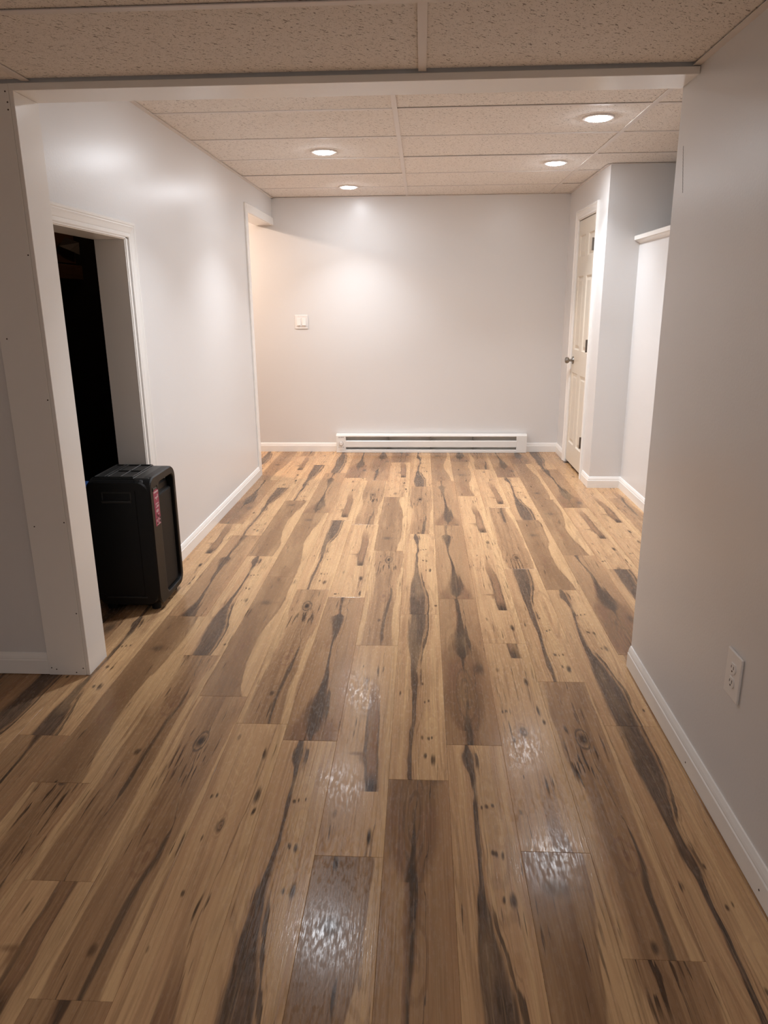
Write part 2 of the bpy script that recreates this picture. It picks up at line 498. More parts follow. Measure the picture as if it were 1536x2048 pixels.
def structure(o, label):
    return tag(o, label, None, None, 'structure')

# ------------------------------------------------------------------ key dimensions (metres)
XL = -1.3286            # left wall face
XLB = -1.4650           # its back
YB = 6.857              # back wall face
XD, Y2 = 1.2734, 5.4688  # closet wall face, end of closet
XH = 1.5056             # half wall of the stairs
XR, YE = 0.8134, 2.610  # near right wall and its end
ZC, ZF, ZH = 2.2531, 2.0306, 2.007
YP0, YP1 = 2.477, 2.610  # partition with the wide opening
XJ = -1.265
X_MIN, Y_MIN, X_MAX = -3.4, -2.2, 2.7

# ------------------------------------------------------------------ shell
wl = boxes('wall_left', [
    ((XLB, YP1, 0), (XL, 2.68, 2.4)),
    ((XLB, 2.68, 1.672), (XL, 3.425, 2.4)),
    ((XLB, 3.425, 0), (XL, 5.85, 2.4)),
    ((XLB, 5.85, 2.046), (XL, YB, 2.4)),
], M['wall'])
structure(wl, 'pale grey left wall with a dark doorway and a far opening')
structure(boxes('wall_back', [((X_MIN, YB, 0), (XD, YB + .12, 2.4))], M['wall']), 'pale grey back wall above the long white heater')
structure(boxes('wall_front', [((X_MIN, YP0, 0), (XJ - .014, YP1, 2.4)), ((XJ - .014, YP0, ZH + .012), (XR, YP1, 2.4)), ((XR + .02, YP0 + .03, 0), (X_MAX, YP1 - .004, 2.4))], M['wall']),
          'grey partition wall at left with the wide cased opening')
structure(boxes('wall_right', [((XR, Y_MIN, 0), (XR + .12, YE, 2.4))], M['wall']), 'shaded grey near wall at right with an outlet')
# closet wall with a door opening
structure(boxes('wall_closet', [
    ((XD, Y2, 0), (XD + .12, 5.785, 2.4)), ((XD, 5.785, 1.998), (XD + .12, 6.443, 2.4)), ((XD, 6.443, 0), (XD + .12, YB + .12, 2.4)),
    ((XD + .12, Y2, 0), (X_MAX, Y2 + .12, 2.4)), ((XD + .35, Y2 + .12, 0), (XD + .4, YB + .12, 2.4))], M['wall']),
    'grey closet wall corner holding the narrow white door')
structure(boxes('wall_stair', [((XH, YP1, 0), (XH + .115, Y2, 1.748))], M['wall']), 'bright white half wall of the stairs under a ledge')
structure(boxes('wall_outer', [
    ((X_MAX, Y_MIN, 0), (X_MAX + .1, YB + .12, 2.4)),
    ((X_MIN - .1, Y_MIN, 0), (X_MIN, YB + .12, 2.4)),
    ((X_MIN, Y_MIN - .1, 0), (X_MAX, Y_MIN, 2.4))], M['wall']), 'outer walls behind the camera and beyond the openings')
crk = boxes('wall_crack', [((XR - .0006, 2.5535 - .0374 * k / 14, 1.830 - .14 * k / 14 - .0102), (XR + .0004, 2.5550 - .0374 * k / 14, 1.830 - .14 * k / 14)) for k in range(14)], paint('crack_dark', lin(120, 112, 106), .8), bpy.data.objects['wall_right'])
# dark utility room behind the left doorway
structure(boxes('wall_utility', [
    ((-2.95, YP1 + .001, 0), (-2.85, 5.35, 2.4)), ((-2.95, 5.25, 0), (XLB - .001, 5.35, 2.4)),
    ((-2.95, YP1 + .001, 0), (XLB - .001, YP1 + .02, 2.4)), ((XLB - .02, YP1 + .02, 0), (XLB - .001, 2.66, 2.4)),
    ((XLB - .02, 3.45, 0), (XLB - .001, 5.25, 2.4)), ((XLB - .02, 2.66, 1.70), (XLB - .001, 3.45, 2.4)),
    ((-2.95, YP1, 2.4), (XLB, 5.35, 2.45))], M['concrete']), 'dark unfinished room behind the left doorway')
beams = empty('trim_4'); structure(beams, 'rough timber framing in the dark room')
boxes('ledger_board', [((-2.40, 3.2, 1.535), (-2.36, 5.24, 1.63))], M['timber'], beams, .004)
boxes('header_board', [((-2.44, 3.2, 1.64), (-2.40, 5.24, 1.93))], M['timber'], beams, .004)
for i in range(5):
    boxes('joist', [((-2.84, 3.05 + .42 * i, 2.10), (XLB - .03, 3.09 + .42 * i, 2.39))], M['timber'], beams, .003)
bm = bmesh.new()
vs = [bm.verts.new(p) for p in ((-2.355, 5.02, 1.80), (-2.355, 5.22, 1.78), (-2.35, 5.20, 1.70), (-2.35, 5.05, 1.72), (-2.37, 4.95, 1.74))]
bm.faces.new(vs)
bmesh.ops.solidify(bm, geom=bm.faces[:], thickness=.004)
bm_obj('torn_film', bm, M['insulation'], beams)

# ------------------------------------------------------------------ floor: planks laid one by one
floor = boxes('floor', [((X_MIN - .1, Y_MIN - .1, -.10), (X_MAX + .1, YB + .12, -.0075))], M['subfloor'])
structure(floor, 'printed wood plank floor in cream, tan, brown and charcoal')

def plank_mesh(w_, l_):
    c, g, h = .0009, .00018, .007
    me = bpy.data.meshes.new('plank')
    v = []
    for (zz, i) in ((0, g), (h - c * .6, g), (h, g + c)):
        v += [(i, i, zz), (w_ - i, i, zz), (w_ - i, l_ - i, zz), (i, l_ - i, zz)]
    f = [(3, 2, 1, 0), (8, 9, 10, 11)]
    for k in (0, 4):
        for i in range(4):
            j = (i + 1) % 4
            f.append((k + i, k + j, k + 4 + j, k + 4 + i))
    me.from_pydata(v, [], f)
    return me

ROW_PHASE = {0: .672, 1: .856, 2: .388, 3: .073, 4: .985, 5: .30, 6: .085, 7: .62, 8: .35, 9: .8,
             -1: .352, -2: .862, -3: .955, -4: 1.128, -5: .24, -6: .618, -7: .86, -8: .25, -9: .66, -10: 1.0, -11: .4, -12: .8}
# (row, index of the plank counted from its row's first joint): print, shift along the print, tone
S, H, K, E, B = 'streak', 'heart', 'knot', 'eye', 'band'
LAY = {
    (0, 0): (H, -.80, .95), (0, 1): (S, 0, 1.02), (0, 2): (S, 1.2, 1.03), (0, 3): (E, .18, 1.05), (0, 4): (S, 1.25, 1.02),
    (1, 0): (S, 1.2, 1.0), (1, 1): (H, -.08, .95), (1, 2): (H, .49, 1.0), (1, 3): (H, .45, 1.02), (1, 4): (B, .1, 1.05),
    (2, 0): (B, 0, .98), (2, 1): (K, .45, 1.0), (2, 2): (K, 1.18, 1.04), (2, 3): (K, 1.2, 1.05), (2, 4): (B, .4, 1.1),
    (3, 0): (E, -.28, 1.0), (3, 1): (E, .17, 1.0), (3, 2): (S, 0, 1.02), (3, 3): (E, .82, 1.08), (3, 4): (K, 1.42, 1.05),
    (4, 0): (S, 0, 1.0), (4, 1): (S, 1.2, 1.0), (4, 2): (B, .2, 1.0), (4, 3): (S, 1.2, 1.02), (4, 4): (H, .2, .98),
    (5, 2): (H, .08, .97), (5, 3): (B, .25, 1.0), (5, 4): (B, .9, 1.0), (5, 5): (H, .3, .95),
    (6, 2): (S, 0, .98), (6, 3): (K, 1.0, 1.0), (6, 4): (H, .3, .95), (6, 5): (S, .6, 1),
    (7, 2): (K, .2, 1.0), (7, 3): (K, 1.2, 1.0), (7, 4): (K, .6, 1.0),
    (-1, 0): (B, .1, .95), (-1, 1): (K, -.26, 1.0), (-1, 2): (E, -.05, 1.03), (-1, 3): (B, .85, 1.05), (-1, 4): (K, .9, 1.05), (-1, 5): (H, .1, 1.0),
    (-2, 0): (S, 1.2, 1.0), (-2, 1): (H, .49, 1.0), (-2, 2): (K, 1.08, 1.04), (-2, 3): (E, .25, 1.08), (-2, 4): (H, -.3, 1.02),
    (-3, 0): (K, .30, 1.0), (-3, 1): (E, 0, 1.0), (-3, 2): (S, 0, 1.04), (-3, 3): (K, 1.45, 1.05), (-3, 4): (H, .15, 1.0),
    (-4, -1): (H, .1, .9), (-4, 0): (E, .08, 1.0), (-4, 1): (B, .22, 1.0), (-4, 2): (B, .05, 1.0), (-4, 3): (H, .47, 1.0), (-4, 4): (S, .9, 1.05),
    (-5, 0): (K, .70, .98), (-5, 1): (E, -.34, .95), (-5, 2): (S, 1.2, 1.0), (-5, 3): (B, .0, 1.0), (-5, 4): (S, 0.1, 1.03), (-5, 5): (K, .6, 1.05),
    (-6, 0): (E, -.25, .92), (-6, 1): (B, .20, .93), (-6, 2): (H, .68, 1.0), (-6, 3): (S, 0, 1.02), (-6, 4): (K, .9, 1.02),
    (-7, 0): (H, .1, .9), (-7, 1): (S, 1.45, 1.0), (-7, 2): (K, .9, 1.0), (-7, 3): (H, .05, .97), (-7, 4): (B, .5, 1.0), (-7, 5): (S, .3, 1),
    (-8, 0): (B, .4, .95), (-8, 1): (S, .3, .98), (-8, 2): (H, .2, .95), (-8, 3): (E, .1, 1), (-8, 4): (K, .1, 1), (-8, 5): (S, 1.2, 1.02),
    (-9, 1): (H, .55, .9), (-9, 2): (E, .2, .95),
}
full_mesh = {k: None for k in PLANKM}
FL_Y0, FL_Y1 = -.7, YB
for r in range(-12, 9):
    x0 = -.091 + r * PW
    ph = ROW_PHASE[r]
    x1 = x0 + PW
    if r == 8:
        x1 = XH + .02
    k = -2
    while True:
        ya, yb = ph + k * PL, ph + (k + 1) * PL
        if ya >= FL_Y1:
            break
        kind, sh, tn = LAY.get((r, k), None) or (random.choice((S, H, K, E, B)), random.uniform(0, 2), random.uniform(.93, 1.05))
        a, c = max(ya, FL_Y0), min(yb, FL_Y1)
        k += 1
        if c - a < .02:
            continue
        if a == ya and c == yb and x1 == x0 + PW:
            if full_mesh[kind] is None:
                full_mesh[kind] = plank_mesh(PW, PL)
                full_mesh[kind].materials.append(PLANKM[kind])
            me = full_mesh[kind]
        else:
            me = plank_mesh(x1 - x0, c - a)
            me.materials.append(PLANKM[kind])
        o = link('plank', me, None, floor, (x0, a, -.007 + random.uniform(-.00012, 0)))
        o['shift'] = float(sh + (a - ya))
        o['seed'] = float(random.uniform(0, 50))
        o['tone'] = float(tn)

# ------------------------------------------------------------------ suspended ceilings
TW, TD, TEE = 1.2192, 0.6096, .012
LIGHTS = [(-.45, -.30), (-.6025, 4.865), (-.5895, 6.278), (.884, 4.14), (.885, 5.382), (-.55, 3.44)]
def holed_tile(root, a, c, d, e, z0, z1, hx, hy, r):
    bm = bmesh.new()
    o = [bm.verts.new(p) for p in ((a, d, z0), (c, d, z0), (c, e, z0), (a, e, z0))]
    h = [bm.verts.new((hx + r * math.cos(2 * math.pi * i / 32), hy + r * math.sin(2 * math.pi * i / 32), z0)) for i in range(32)]
    es = [bm.edges.new((l[i], l[(i + 1) % len(l)])) for l in (o, h) for i in range(len(l))]
    bmesh.ops.triangle_fill(bm, edges=es, use_beauty=True)
    for f in [f for f in bm.faces if (f.calc_center_median().xy - Vector((hx, hy))).length < r * .9]:
        bm.faces.remove(f)
    g = bmesh.ops.extrude_face_region(bm, geom=bm.faces[:])
    for v in g['geom']:
        if isinstance(v, bmesh.types.BMVert):
            v.co.z = z1
    bm_obj('ceiling_tile', bm, M['tile'], root)

def lay_ceiling(root, z, x_lines, y_lines):
    """tiles between the grid lines, tees on the inner lines, wall angle round the rim"""
    for i in range(len(x_lines) - 1):
        for j in range(len(y_lines) - 1):
            a, c = x_lines[i], x_lines[i + 1]
            d, e = y_lines[j], y_lines[j + 1]
            dz = random.uniform(0.0, .0025)
            hit = [q for q in LIGHTS if a < q[0] < c and d < q[1] < e]
            if hit:
                holed_tile(root, a + .004, c - .004, d + .004, e - .004, z + .004, z + .019, hit[0][0], hit[0][1], .074)
                continue
            boxes('ceiling_tile', [((a + .004, d + .004, z + .004 + dz), (c - .004, e - .004, z + .019 + dz))], M['tile'], root, .0025)
    for xx in x_lines[1:-1]:
        boxes('main_tee', [((xx - TEE, y_lines[0], z), (xx + TEE, y_lines[-1], z + .0035)), ((xx - .002, y_lines[0], z + .003), (xx + .002, y_lines[-1], z + .03))], M['grid'], root)
    for yy in y_lines[1:-1]:
        for i in range(len(x_lines) - 1):
            boxes('cross_tee', [((x_lines[i] + TEE, yy - TEE, z + .0008), (x_lines[i + 1] - TEE, yy + TEE, z + .0035)), ((x_lines[i] + TEE, yy - .002, z + .003), (x_lines[i + 1] - TEE, yy + .002, z + .03))], M['grid'], root)

cb = boxes('ceiling', [((X_MIN, YP1, 2.40), (X_MAX, YB + .12, 2.5))], M['wall'])
structure(cb, 'white lay-in tile ceiling with recessed lights over the far room')
yl = [YP1] + [3.8808 + TD * k for k in range(-2, 5)] + [YB]
lay_ceiling(cb, ZC, [XL, -.1351, -.1351 + TW, -.1351 + 2 * TW, X_MAX], yl)
def angle(root, a, c, nrm, z):
    a, c, nrm = Vector((*a, z)), Vector((*c, z)), Vector((*nrm, 0))
    bm = bmesh.new()
    sweep(bm, [(0, 0), (.022, 0), (.022, .0025), (.0025, .0025), (.0025, .022), (0, .022)], [(a, nrm, (0, 0, 1)), (c, nrm, (0, 0, 1))])
    return bm_obj('wall_angle', bm, M['grid'], root)
angle(cb, (XL, YP1), (XL, YB), (1, 0), ZC - .001)
angle(cb, (XL, YB), (XD, YB), (0, -1), ZC - .001)
angle(cb, (XD, YB), (XD, Y2), (-1, 0), ZC - .001)
angle(cb, (XD, Y2), (X_MAX, Y2), (0, -1), ZC - .001)

cf = boxes('ceiling.001', [((X_MIN, Y_MIN, 2.40), (X_MAX, YP0, 2.5))], M['wall'])
structure(cf, 'shaded lower lay-in tile ceiling overhead in the near room')
yl = [Y_MIN] + [1.9345 - TD * k for k in range(6, -1, -1)] + [YP0 - .012]
lay_ceiling(cf, ZF, [X_MIN, -.003 - 2 * TW, -.003 - TW, -.003, XR], yl)
angle(cf, (XR, Y_MIN), (XR, YP0), (-1, 0), ZF - .001)
angle(cf, (X_MIN, YP0), (-1.43, YP0), (0, -1), ZF - .001)
# plain soffits over the unseen rooms
structure(boxes('ceiling.002', [((X_MIN, 5.36, 2.30), (XLB, YB, 2.39)), ((XR + .13, Y_MIN, 2.30), (X_MAX, YP0 + .03, 2.39))], M['wall']), 'plain ceiling of the room beyond the far left opening')

# ------------------------------------------------------------------ baseboards
BASE_P = [(0, 0), (.013, 0), (.013, .056), (.0105, .060), (.0105, .064), (.0085, .072), (.0055, .080), (.004, .084), (0, .085)]
def baseboard(name, pts, label, lift=0.0):
    """pts: list of ((x,y), (nx,ny)) with the outward direction already mitred"""
    bm = bmesh.new()
    sweep(bm, BASE_P, [((p[0], p[1], lift), (n[0], n[1], 0), (0, 0, 1)) for p, n in pts])
    return structure(bm_obj(name, bm, M['trim']), label)

baseboard('baseboard_left', [((XL, 3.52), (1, 0)), ((XL, 5.782), (1, 0))], 'white baseboard along the left wall')
baseboard('baseboard_back', [((X_MIN + .01, YB), (0, -1)), ((-.80, YB), (0, -1))], 'white baseboard left of the heater')
baseboard('baseboard_closet', [((.985, YB), (0, -1)), ((XD, YB), (-1, -1)), ((XD, 6.52), (-1, 0))], 'white baseboard in the corner by the closet door')
baseboard('baseboard_stair', [((XD, 5.70), (-1, 0)), ((XD, Y2), (-1, -1)), ((XH, Y2), (-1, -1)), ((XH, YP1 + .02), (-1, 0))], 'white baseboard round the closet corner and half wall')
bb = baseboard('baseboard_right', [((XR, Y_MIN + .02), (-1, 0)), ((XR, YE - .004), (-1, 0))], 'white beaded baseboard along the near right wall', .004)
baseboard('baseboard_front', [((X_MIN + .01, YP0), (0, -1)), ((-1.4245, YP0), (0, -1))], 'white baseboard left of the wide cased opening', .003)

def holes(parent, pts, ax, r=.0028):
    bm = bmesh.new()
    for p in pts:
        d = Vector(ax) * .0006
        cyl(bm, Vector(p), Vector(p) + d, r, r, 8)
    o = bm_obj('nail_holes', bm, M['hole'], parent)
    o['kind'] = 'stuff'
    return o
holes(bb, [(XR - .013, 1.95, .028), (XR - .013, 1.45, .030), (XR - .013, .95, .03)], (-1, 0, 0))

# ------------------------------------------------------------------ wide cased opening (near)
t1 = empty('trim_1'); structure(t1, 'white casing and jamb of the wide opening')
boxes('casing', [((-1.4248, YP0 - .013, 0), (-1.2795, YP0, ZF - .004))], M['trim'], t1, .0015)
boxes('jamb', [((XJ - .014, YP0 - .012, 0), (XJ, YP1 + .010, ZH))], M['trim'], t1, .0015)
boxes('back_casing', [((XJ - .075, YP1, 0), (XJ - .006, YP1 + .012, 2.10))], M['trim'], t1, .0015)
boxes('header_casing', [((-1.2795, YP0 - .013, ZH - .001), (XR - .0005, YP0, ZF - .0035))], M['trim'], t1, .0015)
boxes('header_soffit', [((XJ - .014, YP0 - .011, ZH), (XR - .0005, YP1 + .010, ZH + .012))], M['trim'], t1, .0012)
boxes('back_header_casing', [((XJ - .06, YP1, ZH + .006), (XR - .0005, YP1 + .012, 2.10))], M['trim'], t1, .0015)
holes(t1, [(-1.3991, YP0 - .013, .597), (-1.2869, YP0 - .013, .613), (-1.2868, YP0 - .013, .257), (-1.4124, YP0 - .013, .03), (-1.3935, YP0 - .013, .024),
           (-1.2886, YP0 - .013, .03), (-1.3168, YP0 - .013, .012), (-1.286, YP0 - .013, 1.054), (-1.3986, YP0 - .013, 1.26), (-1.2895, YP0 - .013, 2.004),
           (-1.286, YP0 - .013, 1.974), (-1.287, YP0 - .013, 1.953), (-1.286, YP0 - .013, 1.526)], (0, -1, 0), .0026)

# ------------------------------------------------------------------ moulded casing helper (profile across the width)
COLON = [(0, 0), (0, .007), (.004, .0095), (.016, .0095), (.018, .0075), (.021, .0095), (.030, .0115), (.040, .014), (.046, .0165), (.050, .0150), (.054, .0175), (.062, .0175), (.065, .015), (.065, 0)]
def cased(parent, name, corners, out, plane_n):
    """corners: inner edge path; out: widthwise direction at each; profile (width, thickness)"""
    bm = bmesh.new()
    sweep(bm, COLON, [(p, o, plane_n) for p, o in zip(corners, out)])
    return bm_obj(name, bm, M['trim'], parent)

# dark doorway in the left wall
t2 = empty('trim_2'); structure(t2, 'white moulded casing and jamb of the dark doorway')
YD0, YD1, ZD = 2.700, 3.400, 1.648
cased(t2, 'casing', [(XL, YD0 - .01, 0), (XL, YD0 - .01, ZD + .010), (XL, YD1 + .040, ZD + .010), (XL, YD1 + .040, 0)],
      [(0, -1, 0), (0, -1, 1), (0, 1, 1), (0, 1, 0)], (1, 0, 0))
boxes('jamb', [((XLB, YD1, 0), (XL + .002, YD1 + .022, ZD))], M['trim'], t2, .0012)
boxes('jamb', [((XLB, YD0 - .02, 0), (XL + .002, YD0, ZD))], M['trim'], t2, .0012)
boxes('head_jamb', [((XLB, YD0 - .02, ZD), (XL + .002, YD1 + .022, ZD + .022))], M['trim'], t2, .0012)
boxes('jamb_edge', [((XL - .03, YD1 + .006, 0), (XL + .006, YD1 + .022, ZD + .012)), ((XL - .03, YD0 - .018, ZD + .004), (XL + .006, YD1 + .022, ZD + .018))], M['trim'], t2, .001)

# far opening in the left wall
t3 = empty('trim_3'); structure(t3, 'white flat casing of the far left opening')
boxes('casing', [((XL, 5.785, 0), (XL + .012, 5.862, 2.0935))], M['trim'], t3, .0015)
boxes('head_casing', [((XL, 5.862, 2.034), (XL + .012, YB - .001, 2.0935))], M['trim'], t3, .0015)
boxes('jamb', [((XLB - .006, 5.85, 0), (XL + .003, 5.866, 2.03))], M['trim'], t3, .001)
boxes('head_jamb', [((XLB - .006, 5.866, 2.03), (XL + .003, YB - .001, 2.046))], M['trim'], t3, .001)

# ------------------------------------------------------------------ closet door
d1 = empty('door_1', (XD, 6.115, 0)); structure(d1, 'narrow cream six panel door with nickel knob, closed')
cx = 0.0
HW = .311
# stiles and rails around six recessed raised panels; local x = out of the wall is -x
ZB, ZT = .022, 1.986
cols = [(-.262, -.050), (.050, .262)]
rows = [(.19, .785), (.975, 1.56), (1.705, 1.872)]
sl = []
xs0, xs1 = .006, .041
sl.append(((xs0, -HW, ZB), (xs1, cols[0][0], ZT)))
sl.append(((xs0, cols[0][1], ZB), (xs1, cols[1][0], ZT)))
sl.append(((xs0, cols[1][1], ZB), (xs1, HW, ZT)))
for c0, c1 in cols:
    zz = [ZB] + [q for r_ in rows for q in r_] + [ZT]
    for i in range(0, len(zz), 2):
        sl.append(((xs0, c0, zz[i]), (xs1, c1, zz[i + 1])))
boxes('slab', sl, M['door'], d1)
for c0, c1 in cols:
    for z0, z1 in rows:
        bm = bmesh.new()
        steps = [(0, .006), (.010, .017), (.016, .017), (.040, .009)]
        prev = None
        for ins, dx in steps:
            ring = [bm.verts.new((dx, yy, zz)) for yy, zz in ((c0 + ins, z0 + ins), (c1 - ins, z0 + ins), (c1 - ins, z1 - ins), (c0 + ins, z1 - ins))]
            if prev:
                for i in range(4):
                    j = (i + 1) % 4
                    bm.faces.new((prev[i], prev[j], ring[j], ring[i]))
            prev = ring
        bm.faces.new(prev)
        bm_obj('panel', bm, M['door'], d1)
boxes('jamb', [((-.002, -HW - .022, 0), (.12, -HW - .003, 2.01)), ((-.002, HW + .003, 0), (.12, HW + .022, 2.01)), ((-.002, -HW - .022, 1.992), (.12, HW + .022, 2.01)),
               ((.044, -HW - .003, 0), (.056, -HW + .010, 1.992)), ((.044, HW - .010, 0), (.056, HW + .003, 1.992)), ((.044, -HW, 1.980), (.056, HW, 1.992))], M['trim'], d1)
bm = bmesh.new()
sweep(bm, COLON, [((0, HW + .010, 0), (0, 1, 0), (-1, 0, 0)), ((0, HW + .010, 1.998), (0, 1, 1), (-1, 0, 0)), ((0, -HW - .010, 1.998), (0, -1, 1), (-1, 0, 0)), ((0, -HW - .010, 0), (0, -1, 0), (-1, 0, 0))])
bm_obj('casing', bm, M['trim'], d1)
for z0, z1 in ((1.725, 1.815), (.985, 1.080), (.235, .325)):
    bm = bmesh.new()
    cyl(bm, (-.0125, -HW + .003, z0), (-.0125, -HW + .003, z1), .0085, .0085, 12)
    box(bm, (-.010, -HW + .001, z0), (.007, -HW + .006, z1))
    box(bm, (.0045, -HW + .001, z0), (.0065, -HW + .030, z1))
    for zz in (z0 + (z1 - z0) / 3, z0 + 2 * (z1 - z0) / 3):
        cyl(bm, (-.0125, -HW + .003, zz - .001), (-.0125, -HW + .003, zz + .001), .0093, .0093, 12)
    h_ = bm_obj('hinge', bm, M['hinge'], d1)
bm = bmesh.new()
cyl(bm, (.006, .245, .885), (-.003, .245, .885), .032, .030, 24)
cyl(bm, (-.003, .245, .885), (-.030, .245, .885), .011, .011, 16)
prof = [(-.028, .012), (-.032, .021), (-.042, .026), (-.054, .0255), (-.061, .021), (-.064, .012)]
for (xa, ra), (xb, rb) in zip(prof[:-1], prof[1:]):
    cyl(bm, (xa, .245, .885), (xb, .245, .885), ra, rb, 24)
kn = bm_obj('door_knob', bm, M['nickel'], d1, smooth=False)
boxes('threshold_gap', [((.02, -HW, .0), (.11, HW, .003))], M['dark'], d1)

# ------------------------------------------------------------------ ledge on the half wall
bm = bmesh.new()
prof = [(-.012, 0), (.003, 0), (.006, .006), (.018, .013), (.027, .017), (.028, .020), (.037, .0205), (.0385, .022), (.0385, .046), (.036, .049), (-.150, .050), (-.150, .024), (-.012, .024)]
sweep(bm, prof, [((XH, Y2 - .001, 1.746), (-1, 0, 0), (0, 0, 1)), ((XH, YP1 + .02, 1.746), (-1, 0, 0), (0, 0, 1))])
structure(bm_obj('trim_5', bm, M['trim']), 'white moulded ledge capping the stair half wall')

# ------------------------------------------------------------------ recessed ceiling lights
def lamp_parts():
    bm = bmesh.new()
    n = 40
    pr = [(.090, .0), (.090, -.004), (.086, -.007), (.072, -.008), (.068, -.006), (.068, .002), (.090, .002)]
    ringv = []
    for i in range(n):
        a = 2 * math.pi * i / n
        ringv.append([bm.verts.new((r * math.cos(a), r * math.sin(a), q)) for r, q in pr])
    for i in range(n):
        p, q = ringv[i], ringv[(i + 1) % n]
        for k in range(len(pr)):
            l = (k + 1) % len(pr)
            bm.faces.new((p[k], p[l], q[l], q[k]))
    bmesh.ops.recalc_face_normals(bm, faces=bm.faces)
    tr = bpy.data.meshes.new('trim_ring'); bm.to_mesh(tr); bm.free(); tr.materials.append(M['grid'])
    bm = bmesh.new()
    dome = [(.0685, .000), (.068, -.006), (.064, -.011), (.052, -.0135), (.030, -.015), (.010, -.0155)]
    for (ra, za), (rb_, zb) in zip(dome[:-1], dome[1:]):
        cyl(bm, (0, 0, za), (0, 0, zb), ra, rb_, 40, False)
    cyl(bm, (0, 0, -.0154), (0, 0, -.0156), .0101, .0098, 40)
    bmesh.ops.remove_doubles(bm, verts=bm.verts, dist=.0003)
    bmesh.ops.recalc_face_normals(bm, faces=bm.faces)
    ln_ = bpy.data.meshes.new('lens'); bm.to_mesh(ln_); bm.free(); ln_.materials.append(M['led'])
    return tr, ln_
TR, LN = lamp_parts()
for (x_, y_, z_, watts_, spread_, lab) in [
        (-.6025, 4.865, ZC, LAMP_WATTS, 108, 'round recessed LED ceiling light on the left, nearer one'),
        (-.5895, 6.278, ZC, 3.1, 100, 'round recessed LED ceiling light on the left, just before the back wall'),
        (.884, 4.14, ZC, LAMP_WATTS, 108, 'round recessed LED ceiling light on the right, nearest the wide opening'),
        (.885, 5.382, ZC, LAMP_WATTS, 108, 'round recessed LED ceiling light on the right, near the closet corner'),
        (-.55, 3.44, ZC, LAMP_WATTS, 108, 'round recessed LED ceiling light hidden just behind the opening header'),
        (-.45, -.30, ZF, 2.4, 130, 'round recessed LED ceiling light added as fill in the near room behind the camera')]:  # last one is unseen, added to brighten the foreground floor
    L = empty('ceiling_light', (x_, y_, z_ + .0038))
    L.scale = (.88, .88, 1)
    tag(L, lab, 'ceiling light', 'recessed LED ceiling lights')
    link('trim_ring', TR, None, L)
    link('lens', LN, None, L)
    ld = bpy.data.lights.new('led_beam', 'AREA')
    ld.shape = 'DISK'
    ld.size = .12
    ld.energy = watts_
    ld.spread = math.radians(spread_)
    ld.color = (0.945, 0.985, 1.045)
    lo = bpy.data.objects.new('led_beam', ld)
    COL.objects.link(lo)
    lo.parent = L
    lo.location = (0, 0, -.0175)

wl_ = empty('flush_lamp', (-2.35, 6.25, 2.298))
tag(wl_, 'warm flush ceiling lamp of the room beyond the far left opening', 'ceiling lamp')
bm = bmesh.new(); cyl(bm, (0, 0, 0), (0, 0, -.03), .14, .14, 32); bm_obj('base', bm, M['trim'], wl_)
bm = bmesh.new(); cyl(bm, (0, 0, -.03), (0, 0, -.06), .13, .10, 32); bm_obj('shade', bm, M['warm'], wl_)
fl_ = empty('fill_lamp', (-.55, -1.75, -.0005))  # unseen lamp added to brighten the front of the partition
tag(fl_, 'unseen fill lamp with a pale drum shade added behind the camera', 'fill lamp')
bm = bmesh.new(); cyl(bm, (0, 0, 0), (0, 0, .02), .14, .13, 32); bm_obj('base', bm, M['nickel'], fl_)
bm = bmesh.new(); cyl(bm, (0, 0, .02), (0, 0, .98), .011, .011, 16); bm_obj('pole', bm, M['nickel'], fl_)
bm = bmesh.new(); cyl(bm, (0, 0, .80), (0, 0, 1.10), .19, .15, 32); bm_obj('lamp_shade', bm, M['near'], fl_)

bl = empty('fill_bulb', (-1.72, 4.95, 2.40))  # unseen source added so the timber framing shows faintly
tag(bl, 'small dim bare fill light added out of sight in the dark room', 'fill light')
bm = bmesh.new(); cyl(bm, (0, 0, 0), (0, 0, -.06), .03, .022, 16); bm_obj('socket', bm, M['plastic'], bl)
bm = bmesh.new(); bmesh.ops.create_uvsphere(bm, u_segments=16, v_segments=10, radius=.03)
for v in bm.verts: v.co.z -= .085
bm_obj('glass', bm, M['fill_bulb'], bl, smooth=True)

# ------------------------------------------------------------------ baseboard heater
hx0, hx1, hz, hd = -.802, .983, .174, .066
ht = empty('baseboard_heater', ((hx0 + hx1) / 2, YB, .002))
tag(ht, 'long white electric baseboard heater low on the back wall', 'heater')
W2 = (hx1 - hx0) / 2
EL, ER = -W2 + .090, W2 - .095
def hb(name, a, c, mat, bev=.0015, par=ht):
    return boxes(name, [(a, c)], mat, par, bev)
hb('back_plate', (-W2, -.008, 0), (W2, -.0005, hz), M['white_metal'])
bm = bmesh.new()
sweep(bm, [(0, .158), (.060, .158), (.064, .150), (.066, .152), (.066, .160), (.058, hz), (0, hz)], [((-W2, 0, 0), (0, -1, 0), (0, 0, 1)), ((W2, 0, 0), (0, -1, 0), (0, 0, 1))])
bm_obj('top_hood', bm, M['white_metal'], ht)
bm = bmesh.new()
sweep(bm, [(.060, .052), (.066, .052), (.066, .108), (.060, .114), (.056, .114), (.060, .106)], [((EL, 0, 0), (0, -1, 0), (0, 0, 1)), ((ER, 0, 0), (0, -1, 0), (0, 0, 1))])
bm_obj('front_panel', bm, M['white_metal'], ht)
bm = bmesh.new()
sweep(bm, [(0, 0), (.066, 0), (.066, .024), (.060, .028), (.058, .006), (0, .006)], [((-W2, 0, 0), (0, -1, 0), (0, 0, 1)), ((W2, 0, 0), (0, -1, 0), (0, 0, 1))])
bm_obj('base_rail', bm, M['white_metal'], ht)
